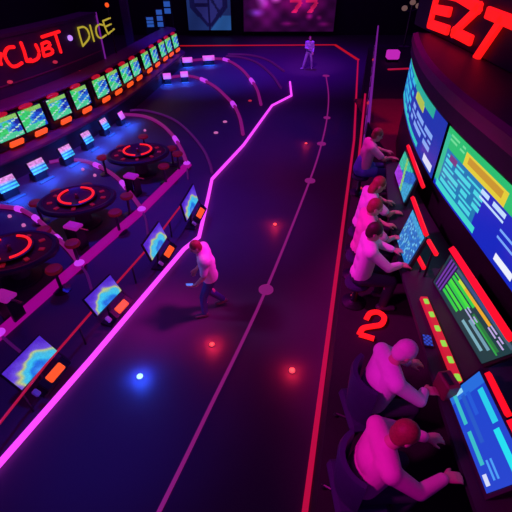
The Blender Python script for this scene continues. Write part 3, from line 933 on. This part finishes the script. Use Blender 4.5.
def panel_thing(name, label, B0, B1, T0, T1, img, light=None, group=None, stand=True, cat='monitor'):
    """flat screen through bottom far B0, bottom near B1, top far T0, top near T1; players are on the low-x side"""
    B0, B1, T0, T1 = map(V, (B0, B1, T0, T1))
    T1 = T0 + (B1 - B0).normalized() * (T1 - T0).length
    m = (B0 + B1) / 2
    base = V((m.x + .05, m.y, DZ))
    t = thing(name, label, cat, base, 0, group)
    nrm = (B1 - B0).cross(T0 - B0).normalized()
    if nrm.x > 0: nrm = -nrm
    bb = MB(); e = .03
    ax = (B1 - B0).normalized(); ay = ((T0 + T1) - (B0 + B1)).normalized()
    cs = [B0 - ax * e - ay * e, B1 + ax * e - ay * e, T1 + ax * e + ay * e, T0 - ax * e + ay * e]
    vs = [c - base - nrm * .012 for c in cs] + [c - base - nrm * .06 for c in cs]
    bb._add(vs, [(0, 1, 2, 3), (7, 6, 5, 4), (0, 4, 5, 1), (1, 5, 6, 2), (2, 6, 7, 3), (3, 7, 4, 0)]).build('housing', M['black'], t)
    MB().grid(lambda u, v: T0.lerp(T1, u).lerp(B0.lerp(B1, u), v) - base, img).build('screen', M['screen'], t)
    if stand:
        c = (B0 + B1 + T0 + T1) / 4 - base
        MB().tube([V((c.x + .12, c.y, 0.01)), V((c.x + .10, c.y, c.z * .6)), c - nrm * .03], .03, 8).build('stand', M['steel'], t, True)
    for (a, c2, w_) in (light or []):
        MB().tube([V(a) - base, V(c2) - base], w_, 4).build('light_bar', M['g_bar2'], t)
    return t


panel_thing('monitor', 'farthest upright monitor at the console with green and violet picture', (2.64, 6.98, 2.66), (2.49, 5.86, 2.66), (2.75, 7.02, 3.08), (2.59, 5.90, 3.08), pic_monitor(1), [((2.84, 7.15, 3.12), (2.58, 5.52, 3.14), .035)], 'monitors on the console')
panel_thing('monitor', 'blue monitor facing the dark-haired player, second along the console', (2.09, 4.82, 2.64), (2.03, 4.17, 2.64), (2.27, 4.98, 3.06), (2.19, 4.28, 3.06), pic_monitor(2), [((2.33, 5.22, 3.12), (2.21, 4.26, 3.12), .035)], 'monitors on the console')
panel_thing('monitor', 'large blue tilted touch screen at the near end of the console', (1.86, 2.22, 2.66), (1.83, 1.34, 2.66), (2.12, 2.32, 2.90), (2.06, 1.36, 2.92), pic_touch(), [((2.17, 2.27, 2.93), (2.14, 1.84, 2.95), .035), ((2.13, 1.79, 2.95), (2.10, .9, 2.97), .035)], 'monitors on the console')
panel_thing('monitor', 'wide chart screen of green and orange bars beside the pale-haired player', (2.30, 3.88, 2.64), (2.36, 2.60, 2.64), (2.44, 3.97, 3.02), (2.43, 2.46, 3.02), pic_chart(), [((2.47, 4.02, 3.07), (2.47, 2.56, 3.08), .05)], 'monitors on the console', True)
led = thing('led_ledge', 'sloping red LED ledge with lime dots below the chart screen', 'light bar', (2.16, 3.1, DZ))
a, c = at(424, 296, DZ + .06), at(462, 388, DZ + .06)
o = led.location.copy()
bb = bars([((0, 0), (0, 0))], .01, .01) if False else MB()
d = (c - a).normalized(); ang = math.atan2(d.y, d.x); R = Matrix.Rotation(ang, 3, 'Z')
MB().box((a + c) / 2 - o + V((0, 0, -.03)), ((c - a).length, .09, .06), R, .01).build('bar', M['g_ledge'], led)
for k in range(6):
    MB().box(a.lerp(c, (k + .45) / 6) - o + V((0, 0, .004)), (.085, .055, .02), R, .008).build('led', M['g_green'], led)
for (y0, y1, x, zz, lab) in ((4.17, 3.86, 2.21, 3.10, 'short red light bar above the gap right of the blue monitor'), (4.24, 3.98, 2.18, 2.78, 'short red light bar low beside the blue monitor')):
    t = thing('light_bar', lab, 'light bar', (x, (y0 + y1) / 2, DZ), 0, 'short red bars by the blue monitor')
    L = y0 - y1
    MB().box((0, 0, zz - DZ), (.05, L, .06), None, .015).build('tube', M['g_bar2'], t)
    MB().cone((0.02, 0, 0), (.02, 0, zz - DZ - .02), .015, .015, 8).build('post', M['black'], t)
t = thing('keypad', 'small blue lit keypad on the console behind the pale-haired player', 'keypad', at(427, 342, DZ), math.radians(80))
MB().box((0, 0, .015), (.18, .12, .03), None, .01).build('body', M['black'], t)
MB().grid(lambda u, v: V(((u - .5) * .15, (.5 - v) * .09, .032)), np.array([[lin((40, 70, 200)) if (i + j) % 2 else lin((18, 30, 110)) for i in range(6)] for j in range(4)])).build('keys', M['screen'], t)
t = thing('card_box', 'dull red box standing on the console by the near hand', 'box', at(443, 392, DZ), math.radians(10))
MB().box((0, 0, .11), (.14, .20, .22), None, .015).build('body', mat('dull_red_plastic', (.16, .03, .05), .5), t)
MB().box((-.02, 0, .225), (.05, .14, .015), None, .004).build('slot', M['black'], t)

# figure 2 and small lamps on the gallery floor
def strokes(px, z): return [at(*q, z) for q in px]


two = spline(strokes([(366, 320), (370, 314), (378, 313), (384, 318), (381, 325), (372, 327), (363, 329), (359, 335)], PZ + .03), 5)
base2 = strokes([(359, 335), (366, 337), (374, 339.5)], PZ + .03)
tag(MB().strip(two, .075, .03).strip(base2, .075, .03).build('floor_number', M['g_neon']), 'glowing red figure 2 on the gallery floor by the near chair', 'number sign')
for x, y, lab in ((347, 284, 'upper of two at the gallery edge'), (352, 297, 'lower of two at the gallery edge'), (351, 405, 'by the nearest chairs'), (361, 189, 'beside the farthest players'), (359, 228, 'beside the middle players'), (357, 262, 'behind the dark-haired player')):
    tag(MB().lathe([(.03, 0), (.03, .03), (.018, .045)], at(x, y, PZ)).build('floor_stud', M['g_tinyred']), 'tiny red stud lamp on the gallery floor, ' + lab, 'floor stud', 'stud lamps on the gallery floor')

# far end of the gallery: purple rails and gate-like red line
rp = thing('railing', 'purple-lit railing along the far edge of the gallery', 'railing', at(366, 134, PZ))
o = rp.location.copy()
far = V((red_x(23.5) + .4, 23.5, PZ)); near = V((red_x(8.9) + .25, 8.9, PZ))
near = V((red_x(9.4) + .22, 9.4, PZ))
for h, m, r_ in ((.95, 'g_purple', .035), (.5, 'g_arcdim', .025), (.06, 'g_purple', .03)):
    MB().tube([near - o + V((0, 0, h)), far - o + V((0, 0, h))], r_, 8).build('rail_bar', M[m], rp, True)
for k in range(10):
    p = near.lerp(far, k / 9) - o
    MB().cone(p, p + V((0, 0, .97)), .03, .025, 8).build('post', M['steel'], rp)
for k in (1, 3):
    p = near.lerp(far, k / 5) - o
    MB().ball(p + V((-.03, 0, .55)), .05, 8, 6).build('lamp', M['g_tinyred'], rp)
tag(MB().strip([V((red_x(9.3) + .14, 9.3, PZ)), V((red_x(12) + .14, 12, PZ)), V((red_x(15) + .14, 15, PZ))], .06, .03).build('edge_light_strip', M['g_red']), 'red light strip on the gallery edge at the foot of the railing', 'light strip')
tag(MB().strip([at(388, 70, PZ), at(409, 69, PZ)], .12, .04).build('floor_light_strip', M['g_rail']), 'short red strip closing the maroon carpet at the gallery end', 'light strip')


p = at(393, 54, PZ + .3)
t = thing('lamp_box', 'pink glowing box lamp at the far end of the gallery railing', 'lamp', (p.x, p.y, PZ))
MB().box((0, 0, .05), (.5, .4, .1), None, .02).build('foot', M['black'], t)
MB().box((0, 0, .28), (.55, .4, .36), None, .05).build('shade', glow('pink_lamp_shade', (200, 40, 190), .9), t)
p = at(404, 40, PZ + .3)
t = thing('floor_lamp', 'post lamp with three dim cream bulbs at the far right of the hall', 'lamp', (p.x, min(p.y, 23.4), PZ))
MB().lathe([(.3, 0), (.3, .04), (.05, .08), (.04, 1.9)], n=16).build('post', M['steel'], t, True)
for x, zz in ((-.35, 1.75), (0, 2.0), (.32, 1.85)):
    bu = MB().ball((x, 0, zz), (.15, .13, .12), 12, 8).build('bulb', glow('cream_bulb', (120, 88, 84), .8), t, True)
    MB().cone((0, 0, 1.6), (x, 0, zz - .1), .02, .02, 8).build('arm', M['steel'], t)

# ------------------------------------------------------------------ people
def remesh(mb, name, m, parent, voxel, smooth=3):
    me = D.meshes.new(name); me.from_pydata(mb.v, [], mb.f)
    bm = bmesh.new(); bm.from_mesh(me); bmesh.ops.recalc_face_normals(bm, faces=bm.faces[:]); bm.to_mesh(me); bm.free()
    o = D.objects.new(name, me); C.objects.link(o)
    k = o.modifiers.new('r', 'REMESH'); k.mode = 'VOXEL'; k.voxel_size = voxel; k.use_smooth_shade = True
    s = o.modifiers.new('s', 'SMOOTH'); s.iterations = smooth; s.factor = .5
    dg = bpy.context.evaluated_depsgraph_get()
    out = D.meshes.new_from_object(o.evaluated_get(dg)); out.name = name
    D.objects.remove(o); D.meshes.remove(me)
    out.materials.clear(); out.materials.append(m)
    for p in out.polygons: p.use_smooth = True
    q = D.objects.new(name, out); C.objects.link(q); q.parent = parent
    return q


def hand(mb, wr, fwd, palm, side, curl=.35):
    """five unequal bent fingers; fwd = towards the fingertips, palm = palm normal, side = towards the thumb"""
    wr, f, n, s = V(wr), V(fwd).normalized(), V(palm).normalized(), V(side).normalized()
    k = wr + f * .085
    for j in (-1, -.33, .33, 1):
        mb.caps([wr + f * .01 + s * (.018 * j), k + s * (.032 * j)], [.020, .015])
    for j, L in ((-1.05, .060), (-.35, .078), (.35, .084), (1.05, .074)):
        a = k + s * (.033 * j); p = [a]; ang = curl * .5; seg = [L * .46, L * .30, L * .24]
        for i, q in enumerate(seg):
            p.append(p[-1] + (f * math.cos(ang) + n * math.sin(ang) + s * (.06 * j)) * q); ang += curl
        mb.caps(p, [.0105, .0098, .0092, .0085])
    t0 = wr + f * .025 + s * .030
    t1 = t0 + (s * .7 + f * .65 + n * .25).normalized() * .045
    t2 = t1 + (f * .9 + s * .3 + n * .35).normalized() * .034
    mb.caps([t0, t1, t2], [.018, .0125, .0105])


def person(label, loc, rz, J, wear, scale=1.0, group=None, voxel=.009):
    """J: joints in metres, facing +y; wear: (part name, material, what it covers)"""
    t = thing('person', label, 'person', loc, rz, group, scale)
    b = MB()
    H, N, CH, PE = V(J['head']), V(J['neck']), V(J['chest']), V(J['pelvis'])
    fw = V(J.get('look', (0, 1, 0))).normalized(); rt = fw.cross(V((0, 0, 1))).normalized(); up = rt.cross(fw)
    R = Matrix((rt, fw, up)).transposed()
    b.ball(H + up * .02, (.076, .094, .100), 20, 14, R); b.ball(H + fw * .035 - up * .055, (.056, .058, .062), 16, 10, R)
    b.caps([H + fw * .088 + up * .012, H + fw * .108 - up * .022], [.010, .016])
    for s in (-1, 1):
        b.ball(H + rt * (.078 * s) - fw * .01, (.012, .024, .034), 10, 8, R)
        b.ball(H + rt * (.030 * s) + fw * .082 + up * .032, (.022, .012, .009), 8, 6, R)
    b.caps([H - up * .06 - fw * .015, N], [.052, .058])
    sh = [V(J['shoulder_l']), V(J['shoulder_r'])]; hp = [V(J['hip_l']), V(J['hip_r'])]
    tr = [N.lerp((sh[0] + sh[1]) / 2, .6), CH, CH.lerp(PE, .55), PE]

    def torso(m_, g):
        m_.caps([sh[0], (sh[0] + sh[1]) / 2, sh[1]], [.068 + g, .085 + g, .068 + g])
        ax = (sh[1] - sh[0]).normalized()
        for a, w1, d1 in ((CH, .145, .108), (CH.lerp(PE, .45), .132, .100), (PE, .150, .112)):
            zz = (CH - PE).normalized(); yy = zz.cross(ax).normalized()
            m_.ball(a, (w1 + g, d1 + g, .15), 18, 12, Matrix((ax, yy, zz)).transposed())
        for s, h in zip(sh, hp): m_.cone(s.lerp((sh[0] + sh[1]) / 2, .35), h.lerp(PE, .3), .085 + g, .10 + g)

    torso(b, 0)
    for k, sd in (('l', -1), ('r', 1)):
        b.caps([J['hip_' + k], J['knee_' + k], J['ankle_' + k]], [.085, .056, .040])
        kn, an = V(J['knee_' + k]), V(J['ankle_' + k])
        b.ball(kn.lerp(an, .28) - V(J.get('foot_' + k, (0, 1, 0))) * .015, (.054, .058, .10))
        fd = V(J.get('foot_' + k, (0, 1, 0))).normalized()
        b.caps([an + V((0, 0, -.045)) - fd * .03, an + V((0, 0, -.055)) + fd * .14], [.036, .030])
        S_, E_, W_ = V(J['shoulder_' + k]), V(J['elbow_' + k]), V(J['wrist_' + k])
        b.caps([S_, E_, W_], [.056, .041, .029]); b.ball(E_.lerp(W_, .25), (.043, .043, .05))
        f = V(J.get('hand_' + k, W_ - E_)); pn = V(J.get('palm_' + k, (0, 0, -1)))
        si = f.cross(pn) * (1 if k == 'r' else -1)
        hand(b, W_, f, (pn - f.normalized() * pn.dot(f.normalized())), si if J.get('thumb', 1) > 0 else -si, J.get('curl', .35))
    remesh(b, 'body', M['skin'], t, voxel, 2)
    for name, m_, what in wear:
        c = MB()
        if what in ('short', 'long', 'vest', 'loose'):
            torso(c, {'vest': .020, 'loose': .042}.get(what, .014))
            c.caps([N - (N - CH).normalized() * .03, N - (N - CH).normalized() * .01], [.075, .066])
            if what != 'vest':
                for k in 'lr':
                    S_, E_, W_ = V(J['shoulder_' + k]), V(J['elbow_' + k]), V(J['wrist_' + k])
                    if what == 'long': c.caps([S_, E_, E_.lerp(W_, .9)], [.076, .058, .046])
                    else: c.caps([S_, S_.lerp(E_, .75)], [.078, .066])
        elif what == 'trousers':
            c.ball(PE - V((0, 0, .02)), (.165, .130, .13))
            for k in 'lr': c.caps([J['hip_' + k], J['knee_' + k], V(J['knee_' + k]).lerp(V(J['ankle_' + k]), .92)], [.102, .074, .060])
        elif what == 'waistwrap':
            c.caps([CH.lerp(PE, .55), PE], [.15, .17])
            c.caps([J['hip_l'], V(J['hip_l']).lerp(V(J['knee_l']), .5)], [.12, .10]); c.caps([J['hip_r'], V(J['hip_r']).lerp(V(J['knee_r']), .5)], [.12, .10])
        elif what.startswith('hair'):
            c.ball(H + up * .038 - fw * .018, (.088, .100, .098), 20, 14, R)
            c.ball(H - fw * .045 - up * .01, (.080, .064, .085), 18, 12, R)
            if what == 'hairlong': c.ball(H - fw * .06 - up * .08, (.085, .055, .12), 16, 12, R)
            for s in (-1, 1): c.ball(H + rt * (.062 * s) - fw * .012 + up * .03, (.025, .05, .05), 10, 8, R)
        elif what == 'shoes':
            for k in 'lr':
                fd = V(J.get('foot_' + k, (0, 1, 0))).normalized(); an = V(J['ankle_' + k])
                q = MB().caps([an + V((0, 0, -.04)) - fd * .04, an + V((0, 0, -.052)) + fd * .06, an + V((0, 0, -.058)) + fd * .15], [.048, .044, .036])
                remesh(q, name, m_, t, .010, 2)
            continue
        remesh(c, name, m_, t, .012, 4)
    for s in (-1, 1):
        MB().ball(H + rt * (.030 * s) + fw * .086 + up * .018, (.013, .009, .008), 8, 6, R).build('eye', M['eye'], t, True)
    MB().ball(H + fw * .088 - up * .062, (.022, .010, .007), 10, 6, R).build('mouth', M['lip'], t, True)
    return t


def seated(lean=.10, reach=.62, dx=0.0, look=(0, .9, -.35), hy=.22):
    """seat 0.48 m up, facing +y, hands forward on a desk"""
    return dict(pelvis=(0, 0, .54), hip_l=(-.09, .03, .52), hip_r=(.09, .03, .52), knee_l=(-.13, .40, .52), knee_r=(.13, .40, .52),
                ankle_l=(-.13, .34, .10), ankle_r=(.13, .36, .10), chest=(0, lean * .55, .87), shoulder_l=(-.18, lean, 1.01), shoulder_r=(.18, lean, 1.01),
                neck=(0, lean + .02, 1.07), head=(0, hy, 1.20), look=look, elbow_l=(-.25, lean + .20, .84), elbow_r=(.25, lean + .22, .84),
                wrist_l=(-.16, reach - .16, .82), wrist_r=(.15, reach - .14, .82), hand_l=(0, 1, -.10), hand_r=(0, 1, -.10), curl=.35)


def chair(label, loc, rz, tall=.62):
    t = thing('swivel_chair', label, 'chair', loc, rz, 'chairs along the gallery')
    MB().box((0, .02, .40), (.50, .48, .10), None, .04).build('seat', M['chair'], t)
    b = MB()
    bp = []
    for a in np.linspace(-62, 62, 11):
        ar = math.radians(a); bp.append((V((.25 * math.sin(ar), .075 - .25 * math.cos(ar), 0)), V((math.sin(ar), -math.cos(ar), 0))))
    b.sweep(bp, [(-.02, .46), (.02, .46), (.045, .46 + tall * .9), (.03, .46 + tall), (-.015, .46 + tall), (-.02, .46 + tall * .9)])
    b.build('backrest', M['chair'], t, True)
    MB().cone((0, 0, .07), (0, 0, .36), .03, .035, 12).build('stem', M['steel'], t, True)
    for k in range(5):
        a = 2 * math.pi * k / 5 + .3
        lg = MB().cone((0, 0, .10), (.27 * math.cos(a), .27 * math.sin(a), .06), .028, .018, 8).build('leg', M['black'], t)
        MB().ball((.27 * math.cos(a), .27 * math.sin(a), .03), .03, 10, 6).build('castor', M['black'], lg)
    return t


def stool(label, loc):
    t = thing('stool', label, 'stool', loc, 0, 'stools along the gallery')
    MB().lathe([(.18, 0), (.18, .02), (.05, .05), (.035, .36)], n=16).build('stem', M['steel'], t, True)
    MB().lathe([(.08, .35), (.17, .36), (.185, .40), (.17, .44), (.05, .45)], n=20).build('seat', M['chair'], t, True)
    return t


E90 = -math.pi / 2                                      # local +y turned to face +x
SC = 1.08
# (hip x, hip y, turn, label, wear, pose)
SEATS = [
    (1.15, 2.36, E90 + .10, 'person with pale hair leaning to the console, below the red figure 2',
     [('shirt', M['shirt'], 'long'), ('trousers', M['trouser'], 'trousers'), ('hair', M['hairpale'], 'hair'), ('shoe', M['shoe'], 'shoes')], seated(.12, .57, look=(0, .85, -.55), hy=.22), 'high-backed violet-black chair of the pale-haired player', .56),
    (.90, 1.58, E90 + .05, 'nearest person, in a pink shirt with reddish hair, at the large touch screen',
     [('shirt', M['shirtpink'], 'long'), ('trousers', M['trouser'], 'trousers'), ('hair', M['hairred'], 'hair'), ('shoe', M['shoe'], 'shoes')], seated(.12, .72, hy=.24), 'violet-black chair of the nearest player at the touch screen', .5),
    (1.48, 4.36, E90 - .05, 'dark-haired person in a pale shirt typing at the blue monitor',
     [('shirt', M['shirt'], 'long'), ('trousers', M['trouser'], 'trousers'), ('hair', M['hairdark'], 'hair'), ('shoe', M['shoe'], 'shoes')], seated(.05, .58, hy=.08), 'stool of the dark-haired player', 0),
    (1.60, 4.98, E90, 'reddish-haired person in a pink shirt next beyond the dark-haired player',
     [('shirt', M['shirtpink'], 'short'), ('trousers', M['trouser'], 'trousers'), ('hair', M['hairred'], 'hair'), ('shoe', M['shoe'], 'shoes')], seated(.05, .54, hy=.11), 'stool of the player next beyond the dark-haired one', 0),
    (1.76, 5.66, E90 + .05, 'reddish-haired person in a pale shirt, second player from the far end',
     [('shirt', M['shirt'], 'short'), ('trousers', M['trouser'], 'trousers'), ('hair', M['hairred'], 'hairlong'), ('shoe', M['shoe'], 'shoes')], seated(.08, .56, hy=.17), 'stool of the second player from the far end', 0),
    (2.22, 7.75, E90, 'farthest seated person with a pink shirt and a blue wrap round the lap',
     [('shirt', M['shirtpink'], 'short'), ('jacket', M['jacket'], 'waistwrap'), ('trousers', M['jeans'], 'trousers'), ('hair', M['hairred'], 'hair'), ('shoe', M['shoe'], 'shoes')], seated(.08, .62, hy=.18), 'stool of the farthest seated player', 0),
]
for x, y, rz, lab, wear, J, clab, tall in SEATS:
    person(lab, (x, y, PZ), rz, J, wear, SC, 'players seated along the console')
    if tall: chair(clab, (x, y, PZ), rz, tall)
    else: stool(clab, (x, y, PZ))

# walking man in the aisle, stooped over a phone, facing left
J = dict(pelvis=(0, 0, .92), hip_l=(-.09, 0, .88), hip_r=(.09, 0, .88), knee_l=(-.10, .16, .50), knee_r=(.11, .06, .47), ankle_l=(-.10, .17, .10), ankle_r=(.12, -.24, .14),
         foot_r=(0, 1, -.1), chest=(0, .03, 1.22), shoulder_l=(-.20, .09, 1.38), shoulder_r=(.20, .05, 1.38), neck=(0, .11, 1.44), head=(0, .19, 1.56), look=(0, .85, -.5),
         elbow_l=(-.27, .14, 1.10), elbow_r=(.27, .02, 1.10), wrist_l=(-.24, .28, .94), wrist_r=(.24, .20, .90), hand_l=(.1, 1, -.1), hand_r=(0, .5, -.8), palm_l=(.4, 0, 1), palm_r=(-1, 0, 0), thumb=1, curl=.45)
pm_ = at(213, 311)
walk = person('stooping man in a pale shirt and dark blue jeans walking left beside the magenta tube', (pm_.x, pm_.y, 0), math.radians(105), J,
              [('shirt', M['shirt'], 'loose'), ('trousers', M['jeans'], 'trousers'), ('hair', M['hairred'], 'hair'), ('shoe', M['shoe'], 'shoes')], 1.10)
# phone in his left hand
ph = thing('phone', 'blue-lit phone in the left hand of the walking man', 'phone', (0, 0, 0))
q = Matrix.Translation(walk.location) @ Matrix.Rotation(math.radians(105), 4, 'Z') @ Matrix.Scale(1.10, 4)
ph.location = q @ V((-.22, .38, .955)); ph.rotation_euler = (.2, 0, math.radians(105))
MB().box((0, 0, 0), (.075, .15, .010), None, .004).build('case', M['black'], ph)
MB().box((0, 0, .0055), (.066, .135, .002)).build('screen', M['g_phone'], ph)

# far walker
J2 = dict(pelvis=(0, 0, .94), hip_l=(-.09, 0, .90), hip_r=(.09, 0, .90), knee_l=(-.17, .05, .50), knee_r=(.20, .05, .50), ankle_l=(-.20, -.06, .10), ankle_r=(.30, .06, .10),
          foot_l=(-.2, 1, 0), foot_r=(.8, .6, 0), chest=(0, .02, 1.25), shoulder_l=(-.18, .02, 1.42), shoulder_r=(.18, .02, 1.42), neck=(0, .03, 1.48), head=(0, .06, 1.61), look=(0, 1, -.1),
          elbow_l=(-.24, .04, 1.14), elbow_r=(.22, .10, 1.14), wrist_l=(-.22, .22, .95), wrist_r=(.06, .26, 1.12), hand_r=(-.8, .3, .1))
pf = at(308, 69)
person('person in lilac clothes standing legs apart at the far end of the aisle', (pf.x, pf.y, 0), math.radians(172), J2,
       [('shirt', M['lilac'], 'long'), ('trousers', M['lilac'], 'trousers'), ('hair', M['hairred'], 'hairlong'), ('shoe', M['lilac'], 'shoes')], 1.04)
